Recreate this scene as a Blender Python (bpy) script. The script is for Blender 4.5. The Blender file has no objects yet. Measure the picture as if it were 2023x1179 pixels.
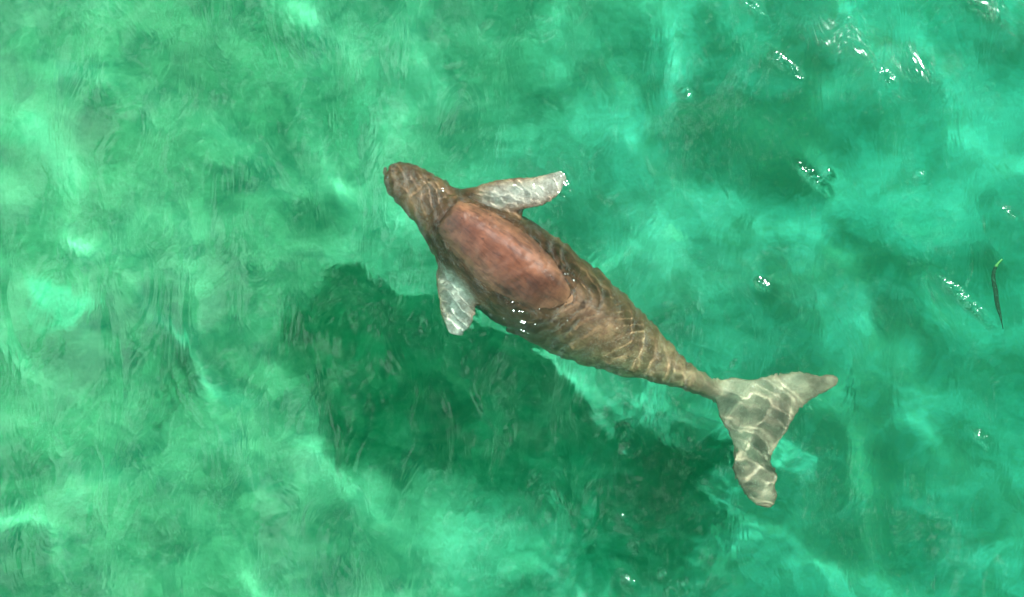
import bpy, bmesh, math
import numpy as np
from mathutils import Vector

S = bpy.context.scene
col = S.collection
R = math.radians

# ------------------------------------------------------------------ camera
PXM = 0.0028            # metres per photo pixel on the water surface
H = 7.0                 # camera height over the water
cd = bpy.data.cameras.new('camera')
cam = bpy.data.objects.new('camera', cd)
col.objects.link(cam)
cam.location = (0, 0, H)
cd.sensor_fit = 'HORIZONTAL'
cd.angle = 2 * math.atan(1011.5 * PXM / H)
cd.clip_end = 500
S.camera = cam

# ------------------------------------------------------------------ sun and sky
ELEV, AZ = R(50), R(50)
w = bpy.data.worlds.new('World')
S.world = w
w.use_nodes = True
nt = w.node_tree
nt.nodes.clear()
wo = nt.nodes.new('ShaderNodeOutputWorld')
bg = nt.nodes.new('ShaderNodeBackground')
bg.inputs['Strength'].default_value = 0.04
sky = nt.nodes.new('ShaderNodeTexSky')
sky.sky_type = 'NISHITA'
sky.sun_disc = False
sky.sun_elevation = ELEV
sky.sun_rotation = math.pi / 2 - AZ
tc = nt.nodes.new('ShaderNodeTexCoord')
cn = nt.nodes.new('ShaderNodeTexNoise')
cn.inputs['Scale'].default_value = 8.5
cn.inputs['Detail'].default_value = 3
cn.inputs['Roughness'].default_value = 0.55
cr = nt.nodes.new('ShaderNodeMapRange')
cr.interpolation_type = 'SMOOTHSTEP'
cr.inputs['From Min'].default_value = 0.56
cr.inputs['From Max'].default_value = 0.58
cm = nt.nodes.new('ShaderNodeMix')
cm.data_type = 'RGBA'
cm.inputs[7].default_value = (62.0, 62.3, 63.0, 1)
L = nt.links.new
cl = nt.nodes.new('ShaderNodeMapping')
cl.inputs['Location'].default_value = (5.1, 2.2, 1.4)
L(tc.outputs['Generated'], cl.inputs['Vector'])
L(cl.outputs[0], cn.inputs['Vector'])
sx = nt.nodes.new('ShaderNodeSeparateXYZ')
bias = nt.nodes.new('ShaderNodeMath')
bias.operation = 'MULTIPLY_ADD'
bias.inputs[1].default_value = -0.20
L(tc.outputs['Generated'], sx.inputs[0])
L(sx.outputs['X'], bias.inputs[0])
L(cn.outputs['Fac'], bias.inputs[2])
L(bias.outputs[0], cr.inputs['Value'])
L(cr.outputs['Result'], cm.inputs[0])
L(sky.outputs[0], cm.inputs[6])
L(cm.outputs[2], bg.inputs['Color'])
L(bg.outputs[0], wo.inputs['Surface'])

sd = bpy.data.lights.new('sun', 'SUN')
sd.energy = 4.9
sd.angle = R(1.2)
sd.color = (1.0, 0.96, 0.90)
sd.cycles.is_caustics_light = True
sun = bpy.data.objects.new('sun', sd)
col.objects.link(sun)
sun.rotation_euler = Vector((math.cos(AZ) * math.cos(ELEV), math.sin(AZ) * math.cos(ELEV), math.sin(ELEV))).to_track_quat('Z', 'Y').to_euler()
sun.location = (6, 7, 10)

S.view_settings.view_transform = 'Standard'
S.view_settings.look = 'None'
S.view_settings.exposure = 0.86
S.view_settings.gamma = 1
S.view_settings.use_curve_mapping = False
S.render.engine = 'CYCLES'
S.cycles.use_denoising = True
S.cycles.max_bounces = 8
S.cycles.sample_clamp_indirect = 6


# ------------------------------------------------------------------ helpers
def P(px, py, z=0.0):
    """photo pixel -> point at depth z, the line of sight bent by the water"""
    x = (np.asarray(px, float) - 1011.5) * PXM
    y = -(np.asarray(py, float) - 589.5) * PXM
    r = np.hypot(x, y) + 1e-9
    sw = np.sin(np.arctan(r / H)) / 1.33
    off = -np.minimum(z, 0) * sw / np.sqrt(1 - sw * sw) - np.maximum(z, 0) * r / H
    return x + x / r * off, y + y / r * off


def smooth(a, b, x):
    t = np.clip((x - a) / (b - a), 0, 1)
    return t * t * (3 - 2 * t)


def vnoise(x, y, seed=0):
    r = np.random.RandomState(seed).rand(256, 256)
    xi, yi = np.floor(x).astype(int), np.floor(y).astype(int)
    fx, fy = x - xi, y - yi
    fx = fx * fx * fx * (fx * (fx * 6 - 15) + 10)
    fy = fy * fy * fy * (fy * (fy * 6 - 15) + 10)
    g = lambda i, j: r[(xi + i) % 256, (yi + j) % 256]
    return (g(0, 0) * (1 - fx) + g(1, 0) * fx) * (1 - fy) + (g(0, 1) * (1 - fx) + g(1, 1) * fx) * fy - 0.5


def fbm(x, y, seed=0, octs=4, gain=0.5):
    s, a = 0, 1.0
    for o in range(octs):
        s = s + a * vnoise(x * 2 ** o + 13.7 * o, y * 2 ** o + 7.1 * o, seed + o)
        a *= gain
    return s


def axis(core, mid, lim, s0, s1):
    a = list(np.arange(core[0], core[1], s0))
    x, st = a[-1], s0
    while x < lim:
        st = s1 if x < mid[1] else st * 1.12
        x += st
        a.append(x)
    b, x, st = [], a[0], s0
    while x > -lim:
        st = s1 if x > mid[0] else st * 1.12
        x -= st
        b.append(x)
    return np.array(b[::-1] + a)


def mesh_from(name, verts, faces, mat, flat=False, parent=None):
    """verts (n,3) array, faces (m,k) array or list of lists"""
    me = bpy.data.meshes.new(name)
    if isinstance(faces, np.ndarray):
        m, k = faces.shape
        me.vertices.add(len(verts))
        me.vertices.foreach_set('co', np.ascontiguousarray(verts, dtype=np.float32).ravel())
        me.loops.add(m * k)
        me.loops.foreach_set('vertex_index', faces.astype(np.int32).ravel())
        me.polygons.add(m)
        me.polygons.foreach_set('loop_start', np.arange(0, m * k, k, dtype=np.int32))
        me.update(calc_edges=True)
    else:
        me.from_pydata([tuple(v) for v in verts], [], faces)
    me.polygons.foreach_set('use_smooth', np.full(len(me.polygons), not flat))
    if mat:
        me.materials.append(mat)
    me.update()
    o = bpy.data.objects.new(name, me)
    col.objects.link(o)
    if parent:
        o.parent = parent
    return o


def grid_faces(nx, ny):
    i = np.arange(nx * ny).reshape(ny, nx)
    return np.stack([i[:-1, :-1], i[:-1, 1:], i[1:, 1:], i[1:, :-1]], -1).reshape(-1, 4)


class M:
    """small node-tree writer"""
    def __init__(s, name):
        s.m = bpy.data.materials.new(name)
        s.m.use_nodes = True
        s.t = s.m.node_tree
        s.t.nodes.clear()
        s.out = s.t.nodes.new('ShaderNodeOutputMaterial')

    def n(s, kind, **kw):
        nd = s.t.nodes.new('ShaderNode' + kind)
        for k, v in kw.items():
            if k[0] == '_':
                setattr(nd, k[1:], v)
            else:
                s.set(nd.inputs[k.replace('_', ' ')], v)
        return nd

    def set(s, sock, v):
        if isinstance(v, bpy.types.NodeSocket):
            s.t.links.new(v, sock)
        else:
            sock.default_value = v

    def mix(s, f, a, b, mode='MIX'):
        nd = s.t.nodes.new('ShaderNodeMix')
        nd.data_type = 'RGBA'
        nd.blend_type = mode
        s.set(nd.inputs[0], f)
        s.set(nd.inputs[6], a)
        s.set(nd.inputs[7], b)
        return nd.outputs[2]

    def math(s, op, a, b=0.0, c=0.0):
        nd = s.t.nodes.new('ShaderNodeMath')
        nd.operation = op
        s.set(nd.inputs[0], a)
        s.set(nd.inputs[1], b)
        s.set(nd.inputs[2], c)
        return nd.outputs[0]

    def ramp(s, v, a, b, lo=0.0, hi=1.0):
        nd = s.n('MapRange', _interpolation_type='SMOOTHSTEP')
        s.set(nd.inputs['Value'], v)
        nd.inputs['From Min'].default_value = a
        nd.inputs['From Max'].default_value = b
        nd.inputs['To Min'].default_value = lo
        nd.inputs['To Max'].default_value = hi
        return nd.outputs[0]

    def noise(s, vec, scale, detail=4, rough=0.5, dist=0.0):
        nd = s.n('TexNoise', Scale=scale, Detail=detail, Roughness=rough, Distortion=dist)
        s.set(nd.inputs['Vector'], vec)
        return nd.outputs['Fac']


def rgb(r, g, b):
    return (r, g, b, 1)


# ------------------------------------------------------------------ waves
SPINE = np.array([
    # px, py, half width px, z of the back, height / width
    (763, 336, 14, -0.120, 0.9),
    (772, 341, 26, -0.080, 0.95),
    (790, 352, 37, -0.050, 0.95),
    (815, 369, 45, -0.050, 0.95),
    (842, 391, 50, -0.042, 0.95),
    (868, 414, 56, -0.038, 0.95),
    (888, 432, 67, 0.000, 0.92),
    (915, 455, 81, 0.020, 0.92),
    (955, 487, 94, 0.030, 0.92),
    (1000, 522, 103, 0.026, 0.92),
    (1045, 555, 106, -0.004, 0.92),
    (1085, 583, 105, -0.066, 0.92),
    (1130, 612, 100, -0.082, 0.92),
    (1180, 642, 89, -0.088, 0.95),
    (1230, 672, 75, -0.112, 1.0),
    (1280, 702, 57, -0.145, 1.05),
    (1325, 728, 40, -0.175, 1.15),
    (1365, 750, 27, -0.235, 1.35),
    (1400, 768, 24, -0.29, 1.35),
    (1435, 785, 24, -0.33, 1.1),
    (1480, 810, 16, -0.355, 1.0)], float)
BED = -1.50

rng = np.random.RandomState(5)
WAVES = []
for i in range(46):
    lam = math.exp(rng.uniform(math.log(0.34), math.log(1.9)))
    k = 2 * math.pi / lam
    th = rng.normal(R(35), R(50)) + (math.pi if rng.rand() < .3 else 0)
    WAVES.append((k * math.cos(th), k * math.sin(th), rng.uniform(0, 6.28), 0.0024 * lam ** 1.75))
FINE = []
for i in range(26):
    lam = math.exp(rng.uniform(math.log(0.07), math.log(0.2)))
    k = 2 * math.pi / lam
    th = rng.uniform(0, 6.28)
    FINE.append((k * math.cos(th), k * math.sin(th), rng.uniform(0, 6.28), 0.030 * lam ** 2))

_sx, _sy = P(SPINE[:, 0], SPINE[:, 1], 0)
_sw = SPINE[:, 2] * PXM
_ut = np.linspace(0, len(_sx) - 1, 90)
_lx, _ly, _lw = (np.interp(_ut, np.arange(len(_sx)), a) for a in (_sx, _sy, _sw))
_fp = np.array([(990, 388, 34), (1020, 384, 34), (1050, 380, 32), (1075, 372, 30), (1097, 357, 28), (900, 560, 38), (903, 590, 38), (904, 620, 36), (902, 645, 32)], float)
_fx, _fy = P(_fp[:, 0], _fp[:, 1])
_lt = np.append(np.maximum(np.interp(_ut, np.arange(len(_sx)), -SPINE[:, 3]), 0.03), np.full(len(_fx), 0.085))
_lx, _ly, _lw = np.append(_lx, _fx), np.append(_ly, _fy), np.append(_lw, _fp[:, 2] * PXM)


GLINTS = [(1478, 12, .10, .62), (1545, 128, .13, .60), (1353, 183, .05, .4), (1748, 158, .05, .66), (1605, 350, .11, .60), (1636, 345, .04, .62),
          (1815, 350, .03, .62), (1998, 428, .07, .60), (1505, 562, .05, .4), (1925, 612, .12, .58), (1940, 866, .08, .62), (1232, 1030, .10, .66),
          (1258, 1080, .04, .66), (1243, 1152, .06, .66), (1312, 1138, .03, .66), (1236, 888, .03, .5), (1452, 718, .02, .62), (1880, 570, .10, .5),
          (1088, 528, .02, .7), (1092, 592, .03, .7), (1062, 612, .03, .7), (1115, 640, .02, .7)]


def body_field(x, y):
    """distance outside (+) or inside (-) the animal's outline, roughly"""
    d = np.full(np.shape(x), 9.0)
    dep = np.full(np.shape(x), 0.1)
    for a, b, c, t in zip(_lx, _ly, _lw, _lt):
        e = np.hypot(x - a, y - b)
        k = (e - c) < d
        d = np.where(k, e - c, d)
        dep = np.where(k, t + c * 0.9 * (1 - np.sqrt(np.clip(1 - (e / c) ** 2, 0, 1))) * (c > 0.11), dep)
    return d, dep


def water_z(x, y, parts=False):
    x = np.asarray(x, float)
    y = np.asarray(y, float)
    wx = x + 0.10 * fbm(x * 1.7, y * 1.7, 11, 2)
    wy = y + 0.10 * fbm(x * 1.7, y * 1.7, 21, 2)
    z = np.zeros_like(wx)
    for a, b, c, d in WAVES:
        z += d * np.sin(a * wx + b * wy + c)
    # wavelets over and round the animal
    ex, ey = P(1000, 520)
    ca, sa = math.cos(R(-36)), math.sin(R(-36))
    u = (x - ex) * ca + (y - ey) * sa
    v = -(x - ex) * sa + (y - ey) * ca
    q = np.hypot(u / 1.5, v) 
    q = q + 0.050 * fbm(x * 5, y * 5, 31, 3) + 0.10 * fbm(x * 2.4, y * 2.4, 41, 2)
    bf, dep = body_field(x, y)
    near = smooth(0.06, -0.06, bf) * np.clip(0.066 / dep, 0.25, 1.0)
    flk = np.exp(-((x - 1.36) / 0.42) ** 2 - ((y + 0.72) / 0.48) ** 2)
    near = near * (1 - 0.8 * flk)
    amp = near * (0.8 + 0.5 * np.clip(fbm(x * 3.1, y * 3.1, 51, 2) + 0.5, 0, 1))
    damp = 1 - 0.6 * smooth(0.17, 0.08, q)

    def crest(ph, p=8):
        return ((1 + np.sin(ph)) * 0.5) ** p
    body_w = smooth(0.06, -0.05, bf) * (1 - flk)
    rear = smooth(-0.05, 0.22, u + 0.25 * v)
    amp = amp * (1 - 0.97 * rear)
    near = near * (1 - 0.92 * rear)
    qr = q + 0.05 * fbm(x * 4 + 3, y * 4, 221, 2)
    k1, k2 = 2 * math.pi / 0.064, 2 * math.pi / 0.052
    q6 = -x * 0.35 + y * 0.93 + 0.06 * fbm(x * 5, y * 5, 231, 2)
    dd = np.clip(dep + 0.01, 0.07, 0.35)
    m1 = 0.9 + 0.3 * np.clip(fbm(x * 3, y * 3, 241, 2) + 0.5, 0, 1)
    m2 = np.clip(fbm(x * 4, y * 4, 251, 2) * 2 + 0.5, 0, 1)
    z += body_w * rear * (m1 * np.minimum(1.1 * 4 / dd / k1 ** 2, 0.0052) * np.sin(k1 * qr) + m2 * np.minimum(0.6 * 4 / dd / k2 ** 2, 0.0022) * np.sin(k2 * q6))
    a2 = np.clip(fbm(x * 4.3, y * 4.3, 131, 2) * 2 + 0.7, 0, 1)
    a3 = np.clip(fbm(x * 4.3, y * 4.3, 151, 2) * 2 + 0.5, 0, 1)
    q2 = x * 0.93 + y * 0.30 + 0.07 * fbm(x * 4, y * 4, 141, 3)
    q3 = y * 0.95 + x * 0.25 + 0.07 * fbm(x * 5, y * 5, 161, 3)
    z += damp * (0.0030 * amp * crest(2 * math.pi * q / 0.115) + 0.0024 * near * a2 * crest(2 * math.pi * q2 / 0.115))
    z += damp * (0.0023 * amp * np.sin(2 * math.pi * q / 0.056 + 1) + 0.0021 * near * a2 * np.sin(2 * math.pi * q2 / 0.050)
                 + 0.0020 * near * a3 * np.sin(2 * math.pi * q3 / 0.058))
    z += 0.00018 * near * a3 * np.sin(2 * math.pi * (q + 0.02 * fbm(x * 9, y * 9, 61, 2)) / 0.023 + 1.0) * damp
    z += 0.00018 * near * a2 * np.sin(2 * math.pi * (x * 0.9 + y * .2 + 0.02 * fbm(x * 9, y * 9, 62, 2)) / 0.021)
    q4 = x * 0.5 + y * 0.85 + 0.09 * fbm(x * 5, y * 5, 171, 2)
    q5 = x * 0.8 - y * 0.6 + 0.09 * fbm(x * 5, y * 5, 181, 2)
    z += flk * (0.0034 * np.sin(2 * math.pi * q4 / 0.17) + 0.0026 * np.sin(2 * math.pi * q5 / 0.15) + 0.0005 * np.sin(2 * math.pi * (q4 + 0.02 * fbm(x * 12, y * 12, 191, 2)) / 0.06))
    f = np.zeros_like(wx)
    for a, b, c, d in FINE:
        f += d * np.sin(a * wx + b * wy + c)
    z += f * near * 0.4
    return z


def glint_field(x, y):
    """where short steep wavelets stand on the swell"""
    s_ = np.zeros_like(x)
    cs_, sn_ = math.cos(AZ), math.sin(AZ)
    for px, py, ln, st in GLINTS:
        gx_, gy_ = (px - 1011.5) * PXM, -(py - 589.5) * PXM
        v_ = (x - gx_) * cs_ + (y - gy_) * sn_
        u_ = -(x - gx_) * sn_ + (y - gy_) * cs_
        s_ += st * 1.6 * np.exp(-(v_ / 0.024) ** 2 - (u_ / (ln * 0.85)) ** 2)
    return s_


# ------------------------------------------------------------------ water
m = M('clear rippled water surface')
g = m.n('BsdfGlass', IOR=1.333, Roughness=0.10, Color=rgb(1, 1, 1))
geo = m.n('NewGeometry')
mp = m.n('Mapping', Vector=geo.outputs['Position'], Scale=(1.0, 0.50, 1.0), Rotation=(0, 0, R(6)))
n1 = m.noise(mp.outputs[0], 5.0, 3, 0.55, 0.9)
n2 = m.noise(mp.outputs[0], 22.0, 2, 0.5, 0.6)
patch = m.ramp(m.noise(geo.outputs['Position'], 1.6, 2, 0.5), 0.45, 0.62)
hgt = m.math('ADD', m.math('MULTIPLY', n1, 0.78), m.math('MULTIPLY', m.math('MULTIPLY', n2, 0.07), patch))
gl = m.n('Attribute', _attribute_name='steep').outputs['Fac']
n3 = m.noise(geo.outputs['Position'], 26.0, 1, 0.5, 0.3)
hgt = m.math('ADD', hgt, m.math('MULTIPLY', m.math('MULTIPLY', n3, gl), 1.8))
bp = m.n('Bump', Strength=1.0, Distance=0.017, Height=hgt)
L = m.t.links.new
L(bp.outputs[0], g.inputs['Normal'])
L(g.outputs[0], m.out.inputs['Surface'])
water_mat = m.m

xs = axis((-0.80, 1.90), (-2.95, 2.95), 16, 0.0034, 0.013)
ys = axis((-1.25, 0.80), (-1.75, 1.75), 16, 0.0034, 0.013)
X, Y = np.meshgrid(xs, ys)
Z = water_z(X, Y)
water = mesh_from('water_surface', np.stack([X, Y, Z], -1).reshape(-1, 3), grid_faces(len(xs), len(ys)), water_mat)
water['kind'] = 'structure'
a = water.data.attributes.new('steep', 'FLOAT', 'POINT')
a.data.foreach_set('value', glint_field(X, Y).astype(np.float32).ravel())
water.cycles.is_caustics_caster = True

m = M('green sea water')
va = m.n('VolumeAbsorption', Color=rgb(0.04, 0.945, 0.735), Density=1.3)
vs = m.n('VolumeScatter', Color=rgb(0.12, 0.92, 0.72), Density=0.065)
va2 = m.n('AddShader')
m.t.links.new(va.outputs[0], va2.inputs[0])
m.t.links.new(vs.outputs[0], va2.inputs[1])
m.t.links.new(va2.outputs[0], m.out.inputs['Volume'])
b = 15.5
vb = [(-b, -b, -2.4), (b, -b, -2.4), (b, b, -2.4), (-b, b, -2.4), (-b, -b, .1), (b, -b, .1), (b, b, .1), (-b, b, .1)]
wb = mesh_from('water', vb, [[0, 3, 2, 1], [4, 5, 6, 7], [0, 1, 5, 4], [1, 2, 6, 5], [2, 3, 7, 6], [3, 0, 4, 7]], m.m, flat=True)
wb['kind'] = 'structure'

# ------------------------------------------------------------------ seabed
SPOTS = [
    # px, py, rx, ry, amount: + clean sand and soft caustic light, - weed, silt and tail shade, painted in
    (60, 250, 110, 75, .8), (300, 70, 120, 45, .7), (120, 360, 140, 60, .5), (260, 300, 200, 60, .35), (530, 110, 80, 60, .6),
    (740, 235, 70, 45, .6), (540, 730, 65, 35, .9), (100, 590, 62, 50, 1.3), (900, 90, 80, 50, .5), (1100, 260, 150, 60, .5),
    (1310, 480, 55, 38, .9), (1400, 170, 70, 50, .6), (1880, 60, 100, 50, .5), (1950, 220, 120, 80, .6), (1850, 420, 150, 60, .7),
    (1600, 430, 150, 40, .4), (185, 1010, 90, 50, .8), (50, 820, 90, 80, .5), (340, 560, 150, 80, .3), (700, 960, 100, 60, .6),
    (1000, 1060, 160, 60, .8), (1500, 680, 100, 50, .3), (1950, 1130, 90, 50, .3), (1260, 1090, 80, 40, .3), (450, 1130, 120, 50, .4),
    (330, 830, 160, 50, .35), (620, 480, 90, 60, .3), (1250, 330, 90, 60, .35), (1640, 100, 60, 40, .3), (760, 540, 70, 40, .5),
    (1470, 270, 130, 70, -.8), (1230, 150, 90, 50, -.6), (1620, 150, 70, 50, -.5), (30, 330, 60, 40, -.5), (520, 330, 100, 60, -.4),
    (690, 400, 80, 50, -.3), (1740, 530, 120, 40, -.6), (1600, 570, 90, 50, -.5), (310, 600, 50, 60, -.7), (470, 690, 80, 45, -.5),
    (480, 800, 80, 40, -.5), (650, 1130, 80, 50, -.7), (850, 1140, 80, 50, -.6), (880, 900, 90, 50, -.4), (1350, 900, 110, 80, -.6),
    (1660, 870, 110, 100, -.6), (1730, 1010, 60, 100, -.6), (1300, 1080, 60, 50, -.4), (1600, 1040, 120, 60, -.5), (200, 900, 120, 40, -.35),
    (870, 30, 90, 40, -.5), (950, 250, 110, 50, -.35), (1760, 660, 100, 50, -.3), (210, 130, 60, 40, -.4), (1560, 330, 60, 60, -.4), (1900, 950, 80, 80, -.3)]


def bed_patch(x, y):
    wx = x + 0.26 * fbm(x * 2.2, y * 2.2, 71, 4, 0.6)
    wy = y + 0.26 * fbm(x * 2.2, y * 2.2, 81, 4, 0.6)
    s = np.zeros_like(x)
    for px, py, rx, ry, a in SPOTS:
        cx, cy = P(px, py, BED)
        s += a * np.exp(-((wx - cx) / (rx * PXM * 1.25)) ** 2 - ((wy - cy) / (ry * PXM * 1.25)) ** 2)
    outside = smooth(2.9, 4.0, np.maximum(np.abs(x), np.abs(y) * 1.6))
    s = s + outside * 1.6 * fbm(x * 1.1, y * 1.1, 91, 4)
    return s


bx = axis((-3.3, 3.3), (-3.4, 3.4), 60, 0.022, 0.03)
by = axis((-2.1, 2.1), (-2.2, 2.2), 60, 0.022, 0.03)
X, Y = np.meshgrid(bx, by)
sp = bed_patch(X, Y)
Zb = BED + 0.05 * fbm(X * 1.3, Y * 1.3, 101, 4) + 0.02 * np.clip(sp, -1, 1)
m = M('pale sand with green silt')
geo = m.n('NewGeometry')
pos = geo.outputs['Position']
at = m.n('Attribute', _attribute_name='patch').outputs['Fac']
wisp = m.noise(pos, 3.4, 9, 0.68, 0.8)
f = m.ramp(m.math('ADD', at, m.math('MULTIPLY', m.math('SUBTRACT', wisp, 0.5), 3.3)), -0.8, 0.95)
sxy = m.n('SeparateXYZ', Vector=pos)
wide = m.mix(m.ramp(m.math('ADD', sxy.outputs[0], m.math('MULTIPLY', m.noise(pos, 0.9, 4), 3.0)), -0.6, 3.6), rgb(0.82, 0.52, 0.42), rgb(0.30, 0.47, 0.52))
c = m.mix(f, rgb(0.12, 0.19, 0.16), wide)
c = m.mix(m.ramp(at, 0.55, 1.2), c, rgb(0.72, 0.72, 0.62))
c = m.mix(m.ramp(m.noise(pos, 40, 3), 0.3, 0.7, 0.0, 0.35), c, rgb(0.22, 0.24, 0.15))
bs = m.n('BsdfPrincipled', Base_Color=c, Roughness=0.95)
bs.inputs['Specular IOR Level'].default_value = 0.1
L = m.t.links.new
L(m.n('Bump', Strength=0.6, Distance=0.03, Height=m.noise(pos, 12, 6, 0.65)).outputs[0], bs.inputs['Normal'])
L(bs.outputs[0], m.out.inputs['Surface'])
bed = mesh_from('seabed', np.stack([X, Y, Zb], -1).reshape(-1, 3), grid_faces(len(bx), len(by)), m.m)
a = bed.data.attributes.new('patch', 'FLOAT', 'POINT')
a.data.foreach_set('value', sp.astype(np.float32).ravel())
bed['kind'] = 'structure'
bed.cycles.is_caustics_receiver = True


# ------------------------------------------------------------------ dugong
def spline(arr, n):
    """Catmull-Rom through the rows of arr"""
    a = np.vstack([2 * arr[0] - arr[1], arr, 2 * arr[-1] - arr[-2]])
    t = np.linspace(0, len(arr) - 1 - 1e-6, n)
    i = t.astype(int)
    f = (t - i)[:, None]
    p0, p1, p2, p3 = a[i], a[i + 1], a[i + 2], a[i + 3]
    return 0.5 * (2 * p1 + (p2 - p0) * f + (2 * p0 - 5 * p1 + 4 * p2 - p3) * f ** 2 + (3 * p1 - p0 - 3 * p2 + p3) * f ** 3)


def loft(c, wid, hgt, up=None, ring=56, shape=None):
    """closed tube: centres c (n,3), half widths, half heights"""
    n = len(c)
    t = np.gradient(c, axis=0)
    t /= np.linalg.norm(t, axis=1)[:, None]
    side = np.cross(t, (0, 0, 1))
    side /= np.linalg.norm(side, axis=1)[:, None]
    upv = np.cross(side, t)
    if up is not None:      # roll
        side, upv = side * np.cos(up)[:, None] + upv * np.sin(up)[:, None], upv * np.cos(up)[:, None] - side * np.sin(up)[:, None]
    ph = np.linspace(0, 2 * math.pi, ring, endpoint=False)
    cs, sn = np.cos(ph), np.sin(ph)
    if shape:
        cs, sn = shape(cs, sn)
    v = c[:, None] + side[:, None] * (wid[:, None] * cs)[..., None] + upv[:, None] * (hgt[:, None] * sn)[..., None]
    v = v.reshape(-1, 3)
    faces = []
    for j in range(n - 1):
        for k in range(ring):
            faces.append([j * ring + k, j * ring + (k + 1) % ring, (j + 1) * ring + (k + 1) % ring, (j + 1) * ring + k])
    faces.append([k for k in range(ring)][::-1])
    faces.append([(n - 1) * ring + k for k in range(ring)])
    return v, faces


def body_shape(cs, sn):
    # fuller belly, slightly keeled back
    top = np.maximum(sn, 0)
    cs2 = np.sign(cs) * np.abs(cs) ** (0.92)
    return cs2 * (1 - 0.05 * top ** 2), np.sign(sn) * np.abs(sn) ** np.where(cs < 0, 0.82, 0.95)


sp_ = spline(SPINE, 150)
sp_[:, 2] = np.maximum(sp_[:, 2], 4)
hw = sp_[:, 2] * PXM
hh = hw * sp_[:, 4]
cz = sp_[:, 3] - hh
cx, cy = P(sp_[:, 0], sp_[:, 1], np.minimum(cz * 0.5, 0))
hw = hw * (1 + np.maximum(-cz, 0) * 0.02)
spine3 = np.stack([cx, cy, cz], -1)
V, F = loft(spine3, hw, hh, shape=body_shape)


def add(v, f):
    global V, F
    n = len(V)
    F = F + [[i + n for i in q] for q in f]
    V = np.vstack([V, v])


def fin(rows, n=40, thick=1.0):
    a = spline(np.array(rows, float), n)       # px, py, half chord px, z, half thickness m, roll deg
    a[:, 2] = np.maximum(a[:, 2], 2)
    x, y = P(a[:, 0], a[:, 1], a[:, 3])
    v, f = loft(np.stack([x, y, a[:, 3]], -1), a[:, 2] * PXM * 1.12, a[:, 4] * thick, up=np.radians(a[:, 5]), ring=36)
    add(v, f)
    return np.stack([x, y, a[:, 3]], -1)


fin_r = fin([(925, 425, 34, -0.16, .060, 0), (955, 402, 33, -0.12, .048, 0), (990, 388, 30, -0.085, .034, 0), (1025, 383, 29, -0.068, .026, 0), (1060, 379, 27, -0.060, .021, 0),
             (1085, 368, 24, -0.058, .017, 0), (1103, 353, 16, -0.056, .013, 0), (1112, 342, 7, -0.055, .009, 0)])
fin_l = fin([(915, 500, 30, -0.26, .060, 0), (900, 520, 30, -0.22, .050, 0), (897, 545, 33, -0.19, .036, 0), (902, 575, 35, -0.165, .027, 0), (904, 603, 34, -0.15, .021, 0),
             (904, 630, 29, -0.14, .017, 0), (901, 650, 19, -0.135, .012, 0), (898, 662, 7, -0.132, .009, 0)])
# shoulders: the root of each flipper as a muscle bulge
fin([(880, 470, 24, -0.20, .05, 0), (885, 500, 27, -0.19, .06, 0), (900, 530, 24, -0.19, .05, 0), (915, 550, 12, -0.2, .03, 0)], 24)
fin([(905, 400, 18, -0.13, .05, 0), (940, 398, 26, -0.11, .055, 0), (990, 410, 26, -0.11, .05, 0), (1030, 425, 16, -0.13, .04, 0)], 24)

# flukes: one leaf-thin crescent
FL = np.array([(1388, 764), (1412, 757), (1440, 750), (1475, 747), (1510, 744), (1545, 735), (1580, 734), (1615, 740), (1640, 738), (1654, 747), (1648, 760), (1625, 775),
               (1600, 790), (1578, 806), (1565, 826), (1555, 850), (1540, 868), (1528, 888), (1526, 915), (1532, 945), (1533, 975), (1526, 997), (1510, 1005), (1488, 998),
               (1470, 982), (1462, 962), (1450, 942), (1444, 920), (1447, 895), (1441, 868), (1428, 842), (1416, 820), (1412, 800), (1400, 785)], float)
ZF = -0.36
fx, fy = P(FL[:, 0], FL[:, 1], ZF)
FLW = np.stack([fx, fy], -1)
a_, b_ = FLW, np.roll(FLW, -1, 0)
gx = np.arange(fx.min() - .02, fx.max() + .02, 0.008)
gy = np.arange(fy.min() - .02, fy.max() + .02, 0.008)
GX, GY = np.meshgrid(gx, gy)
p = np.stack([GX, GY], -1)
dmin = np.full(GX.shape, 9.)
inside = np.zeros(GX.shape, bool)
for (x0, y0), (x1, y1) in zip(a_, b_):
    e = np.array([x1 - x0, y1 - y0])
    t = np.clip(((p - (x0, y0)) @ e) / (e @ e), 0, 1)
    dmin = np.minimum(dmin, np.hypot(GX - x0 - t * e[0], GY - y0 - t * e[1]))
    c_ = ((y0 > GY) != (y1 > GY)) & (GX < (x1 - x0) * (GY - y0) / (y1 - y0 + 1e-12) + x0)
    inside ^= c_
d = np.where(inside, dmin, -dmin)
th = 0.009 + 0.026 * np.sqrt(np.clip(d / 0.13, 0, 1))
hx, hy = P(1420, 785, ZF)
r = np.hypot(GX - hx, GY - hy)
zc = ZF + 0.03 * r + 0.012 * np.sin(GX * 17 + GY * 9) * smooth(0.1, 0.4, r) + 0.03 * smooth(0.45, 0.7, r)
idx = -np.ones(GX.shape, int)
idx[inside] = np.arange(inside.sum())
N = inside.sum()
top = np.stack([GX, GY, zc + th], -1)[inside]
bot = np.stack([GX, GY, zc - th], -1)[inside]
q = np.stack([idx[:-1, :-1], idx[:-1, 1:], idx[1:, 1:], idx[1:, :-1]], -1)
ok = (q >= 0).all(-1)
q = q[ok]
fl_faces = q.tolist() + (q[:, ::-1] + N).tolist()
ed = {}
for f4 in q.tolist():
    for k in range(4):
        e = (f4[k], f4[(k + 1) % 4])
        ed[e] = 1
for (u0, u1) in list(ed):
    if (u1, u0) not in ed:
        fl_faces.append([u1, u0, u0 + N, u1 + N])
add(np.vstack([top, bot]), fl_faces)

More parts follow.
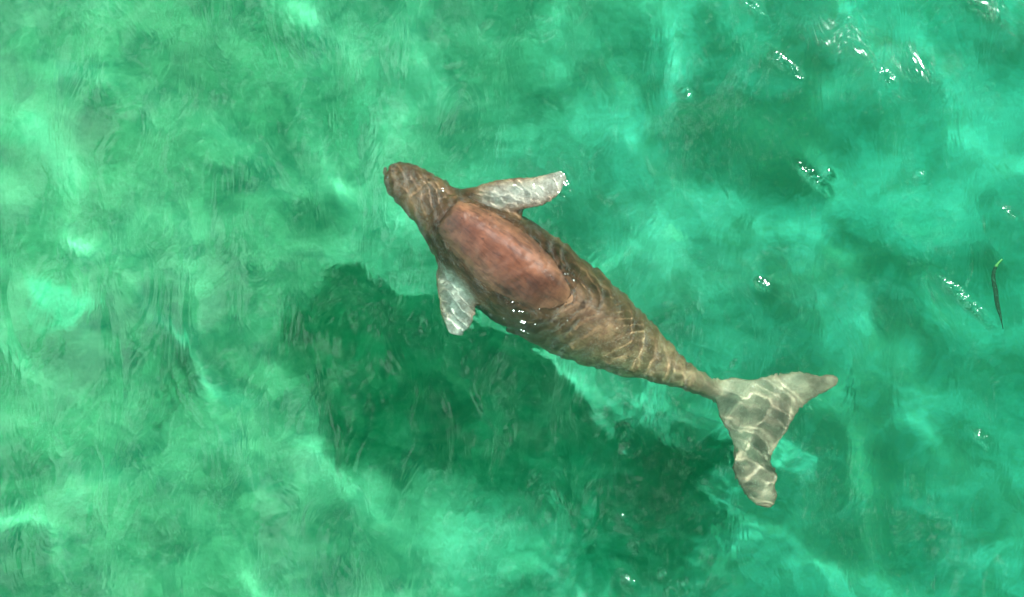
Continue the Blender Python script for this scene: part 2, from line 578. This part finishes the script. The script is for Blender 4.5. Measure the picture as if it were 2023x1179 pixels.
raw = mesh_from('dugong', V, F, None)
md = raw.modifiers.new('r', 'REMESH')
md.mode = 'VOXEL'
md.voxel_size = 0.0085
md = raw.modifiers.new('s', 'SMOOTH')
md.factor = 0.5
md.iterations = 7
dg = bpy.context.evaluated_depsgraph_get()
me = bpy.data.meshes.new_from_object(raw.evaluated_get(dg))
old = raw.data
raw.modifiers.clear()
raw.data = me
bpy.data.meshes.remove(old)
dugong = raw
me.name = 'dugong'
nv = len(me.vertices)
co = np.empty(nv * 3, np.float32)
me.vertices.foreach_get('co', co)
co = co.reshape(-1, 3).astype(float)
no = np.empty(nv * 3, np.float32)
me.vertices.foreach_get('normal', no)
no = no.reshape(-1, 3)
# where on the animal each vertex sits
u_best = np.zeros(nv)
d_best = np.full(nv, 9.)
lat = np.zeros(nv)
tan_ = np.gradient(spine3, axis=0)
for j in range(len(spine3)):
    dd = np.hypot(co[:, 0] - spine3[j, 0], co[:, 1] - spine3[j, 1])
    k = dd < d_best
    d_best[k] = dd[k]
    u_best[k] = j
    tx, ty = tan_[j, :2] / np.hypot(*tan_[j, :2])
    lat[k] = (-(co[k, 0] - spine3[j, 0]) * ty + (co[k, 1] - spine3[j, 1]) * tx) / hw[j]
u = u_best / (len(spine3) - 1)
# small relief: fold behind the head, ridges across the neck, wrinkles on the rear
up = np.clip(no[:, 2], 0, 1)
uf = 5.45 / 20 + 0.012 * np.cos(lat * 2.2) - 0.010 * lat
fold = -0.016 * np.exp(-((u - uf) / 0.008) ** 2) + 0.007 * np.exp(-((u - uf - 0.022) / 0.014) ** 2)
tent = 1 - np.sqrt((lat - 0.22) ** 2 + 0.006) / 0.85
ridge = 0.092 * tent * smooth(.25, .34, u) * smooth(.80, .55, u) * smooth(1.25, .8, np.abs(lat))
wr = 0.0022 * fbm(u * 90, lat * 4, 111, 3) * smooth(.5, .6, u) * smooth(.95, .85, u) + 0.0018 * fbm(u * 120, lat * 6, 121, 2) * smooth(.3, .22, u)
disp = (fold + ridge) * up * (np.abs(lat) < 1.2) + wr * up
disp += (0.009 * fbm(co[:, 0] * 11, co[:, 1] * 11, 201, 3) + 0.005 * fbm(co[:, 0] * 30, co[:, 1] * 30, 211, 2)) * up * smooth(.22, .3, u) * smooth(.7, .5, u) * (np.abs(lat) < 1.2)
co2 = co + no * disp[:, None]
me.vertices.foreach_set('co', co2.astype(np.float32).ravel())


def dist_to(line, start):
    dd = np.full(nv, 9.)
    for j in range(start, len(line)):
        dd = np.minimum(dd, np.linalg.norm(co - line[j], axis=1))
    return dd


flip = np.maximum(smooth(0.10, 0.02, dist_to(fin_r, 6)), smooth(0.12, 0.03, dist_to(fin_l, 7)))
inF = np.zeros(nv)
hx2, hy2 = P(1395, 768, -0.34)
fluke = smooth(-0.22, 0.12, ((co[:, 0] - hx2) * 0.80 + (co[:, 1] - hy2) * -0.45))
red = np.maximum(smooth(.20, .28, u), .95) * smooth(.80, .52, u - 0.06 * lat) * smooth(1.6, 0.9, np.abs(lat))
core = smooth(.24, .29, u) * smooth(.66, .50, u) * np.clip(0.98 * np.exp(-((lat + .08) / 0.9) ** 4) - 0.22 * np.exp(-((lat - .42) / 0.16) ** 2)  # shade painted into the hide: dims the sunlit back, spares the lit flank
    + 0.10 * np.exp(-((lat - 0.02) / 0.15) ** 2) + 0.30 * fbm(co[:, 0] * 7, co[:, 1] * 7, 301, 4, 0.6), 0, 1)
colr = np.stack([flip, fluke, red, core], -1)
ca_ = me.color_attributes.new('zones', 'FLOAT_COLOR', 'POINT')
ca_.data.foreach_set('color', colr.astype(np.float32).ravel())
uvw = me.attributes.new('along', 'FLOAT_VECTOR', 'POINT')
uvw.data.foreach_set('vector', np.stack([u * 3.0, lat * 0.28, no[:, 2] * 0.2], -1).astype(np.float32).ravel())

m = M('brown dugong hide')
geo = m.n('NewGeometry')
pos = geo.outputs['Position']
zn = m.n('Attribute', _attribute_name='zones')
sep = m.n('SeparateColor', Color=zn.outputs['Color'])
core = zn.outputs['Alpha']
al = m.n('Attribute', _attribute_name='along').outputs['Vector']
n_big = m.noise(pos, 4.5, 5, 0.6, 0.4)
n_mid = m.noise(pos, 17, 6, 0.65)
n_fib = m.noise(m.n('Mapping', Vector=al, Scale=(9, 34, 20)).outputs[0], 1.0, 5, 0.65, 0.5)
n_fine = m.noise(pos, 120, 3, 0.6)
tan = m.mix(m.ramp(n_mid, 0.35, 0.68), rgb(0.24, 0.098, 0.054), rgb(0.58, 0.29, 0.17))
rd = m.mix(m.ramp(n_big, 0.35, 0.65), rgb(0.16, 0.060, 0.031), rgb(0.36, 0.155, 0.082))
rd = m.mix(m.ramp(n_fib, 0.40, 0.70, 0, 0.75), rd, rgb(0.070, 0.027, 0.016))
rd = m.mix(m.ramp(n_mid, 0.5, 0.8, 0, 0.3), rd, rgb(0.30, 0.17, 0.12))
rd = m.mix(m.math('MULTIPLY', core, 0.92), rd, m.mix(1.0, rd, rgb(0.29, 0.25, 0.22), 'MULTIPLY'))  # darkens the exposed back to offset the stronger sun above water
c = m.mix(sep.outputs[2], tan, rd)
grey = m.mix(m.ramp(n_mid, 0.35, 0.65), rgb(0.40, 0.29, 0.25), rgb(0.80, 0.62, 0.55))
flk = m.mix(m.ramp(n_big, 0.35, 0.65), rgb(0.24, 0.115, 0.085), rgb(0.68, 0.36, 0.27))
c = m.mix(sep.outputs[1], c, flk)
c = m.mix(sep.outputs[0], c, grey)
# pores and pits
vo = m.n('TexVoronoi', Scale=26.0, Randomness=1.0)
m.set(vo.inputs['Vector'], pos)
vs = m.n('SeparateColor', Color=vo.outputs['Color'])
pit_r = m.math('MULTIPLY', m.ramp(vs.outputs[0], 0.3, 1.0), 0.15)
pit = m.math('LESS_THAN', vo.outputs['Distance'], pit_r)
keep = m.math('MULTIPLY', pit, m.math('SUBTRACT', 1.0, m.math('MAXIMUM', sep.outputs[0], sep.outputs[1])))
c = m.mix(m.math('MULTIPLY', keep, 0.8), c, rgb(0.018, 0.012, 0.010))
c = m.mix(m.ramp(n_fine, 0.35, 0.75, 0, 0.30), c, rgb(0.05, 0.032, 0.024))
hh_ = m.math('ADD', m.math('MULTIPLY', n_mid, 0.5), m.math('MULTIPLY', n_fine, 0.12))
hh_ = m.math('ADD', hh_, m.math('MULTIPLY', n_fib, 0.25))
hh_ = m.math('SUBTRACT', hh_, m.math('MULTIPLY', keep, 0.25))
bmp = m.n('Bump', Strength=0.6, Distance=0.008, Height=hh_)
bs = m.n('BsdfPrincipled', Base_Color=c, Roughness=0.55, Normal=bmp.outputs[0])
bs.inputs['Specular IOR Level'].default_value = 0.22
bs.inputs['Coat Weight'].default_value = 0.14
bs.inputs['Coat Roughness'].default_value = 0.10
wet = m.n('Bump', Strength=0.9, Distance=0.006, Height=m.noise(pos, 70, 3, 0.6))
m.set(bs.inputs['Coat Normal'], wet.outputs[0])
m.t.links.new(bs.outputs[0], m.out.inputs['Surface'])
me.materials.clear()
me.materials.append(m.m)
me.polygons.foreach_set('use_smooth', np.full(len(me.polygons), True))
dugong.cycles.is_caustics_receiver = True
dugong['label'] = 'brown dugong swimming at the surface with its smooth reddish back out of the water'
dugong['category'] = 'dugong'

# eyes and nostrils
m = M('black wet eye')
m.t.links.new(m.n('BsdfPrincipled', Base_Color=rgb(.01, .008, .008), Roughness=0.15).outputs[0], m.out.inputs['Surface'])
eye_mat = m.m


def ball(name, loc, sc, mat, parent, rot=0.0):
    bm = bmesh.new()
    bmesh.ops.create_uvsphere(bm, u_segments=20, v_segments=12, radius=1)
    me_ = bpy.data.meshes.new(name)
    bm.to_mesh(me_)
    bm.free()
    me_.materials.append(mat)
    me_.polygons.foreach_set('use_smooth', np.full(len(me_.polygons), True))
    o = bpy.data.objects.new(name, me_)
    col.objects.link(o)
    o.location, o.scale, o.rotation_euler = loc, sc, (0, 0, rot)
    o.parent = parent
    o.cycles.is_caustics_receiver = True
    return o


j = 26
tx, ty = tan_[j, :2] / np.hypot(*tan_[j, :2])
for s in (-1, 1):
    e = spine3[j] + np.array([-ty * s * hw[j] * .90, tx * s * hw[j] * .90, hh[j] * 0.10])
    ball('eye', e, (.012, .012, .012), eye_mat, dugong)
j = 9
for s in (-1, 1):
    e = spine3[j] + np.array([-ty * s * hw[j] * .34, tx * s * hw[j] * .34, hh[j] * 0.89])
    ball('nostril', e, (.012, .007, .005), eye_mat, dugong, math.atan2(ty, tx))

# ------------------------------------------------------------------ floating seagrass leaf
LEAF = np.array([(1977, 512, 2.0), (1970, 519, 2.6), (1964, 527, 3.6), (1960, 540, 4.2), (1960, 556, 4.8), (1964, 575, 5.4), (1966, 592, 5.2),
                 (1969, 608, 4.6), (1973, 622, 3.2), (1976, 636, 1.6), (1979, 650, 0.8)], float)


def ribbon(name, rows, n, mat, parent=None):
    a = spline(rows, n)
    x, y = P(a[:, 0], a[:, 1])
    t = np.gradient(np.stack([x, y], -1), axis=0)
    t /= np.linalg.norm(t, axis=1)[:, None]
    hwid = np.maximum(a[:, 2], 0.6) * 0.85 * PXM * (1 + 0.07 * np.sin(np.arange(n) * 2.3))
    vs_, fs = [], []
    for j in range(n):
        for s in (-1, -0.35, 0.35, 1):
            px_, py_ = x[j] - t[j, 1] * s * hwid[j], y[j] + t[j, 0] * s * hwid[j]
            zz = float(water_z(np.array([px_]), np.array([py_]))[0]) + 0.006 - 0.002 * abs(s)
            vs_.append((px_, py_, zz))
    nb = len(vs_)
    vs_ += [(a0, b0, c0 - 0.0015) for a0, b0, c0 in vs_]
    for j in range(n - 1):
        for k in range(3):
            i0 = j * 4 + k
            fs.append([i0, i0 + 4, i0 + 5, i0 + 1])
            fs.append([nb + i0, nb + i0 + 1, nb + i0 + 5, nb + i0 + 4])
        fs.append([j * 4, nb + j * 4, nb + j * 4 + 4, j * 4 + 4])
        fs.append([j * 4 + 3, j * 4 + 7, nb + j * 4 + 7, nb + j * 4 + 3])
    fs.append([0, 1, 2, 3, nb + 3, nb + 2, nb + 1, nb])
    e = (n - 1) * 4
    fs.append([e + 3, e + 2, e + 1, e, nb + e, nb + e + 1, nb + e + 2, nb + e + 3])
    return mesh_from(name, vs_, fs, mat, parent=parent)


m = M('decaying seagrass')
geo = m.n('NewGeometry')
pos = geo.outputs['Position']
c = m.mix(m.ramp(m.noise(pos, 150, 3, 0.6), 0.56, 0.68), rgb(0.006, 0.03, 0.014), rgb(0.02, 0.14, 0.07))
bs = m.n('BsdfPrincipled', Base_Color=c, Roughness=0.8)
bs.inputs['Specular IOR Level'].default_value = 0.1
m.t.links.new(bs.outputs[0], m.out.inputs['Surface'])
leaf = ribbon('seagrass_leaf', LEAF[2:], 40, m.m)
leaf['label'] = 'dark narrow seagrass leaf with a bright green tip floating at the right'
leaf['category'] = 'seagrass leaf'
m = M('fresh green leaf tip')
bs = m.n('BsdfPrincipled', Base_Color=rgb(0.03, 0.17, 0.03), Roughness=0.4)
m.t.links.new(bs.outputs[0], m.out.inputs['Surface'])
ribbon('leaf_tip', LEAF[:3], 8, m.m, parent=leaf)
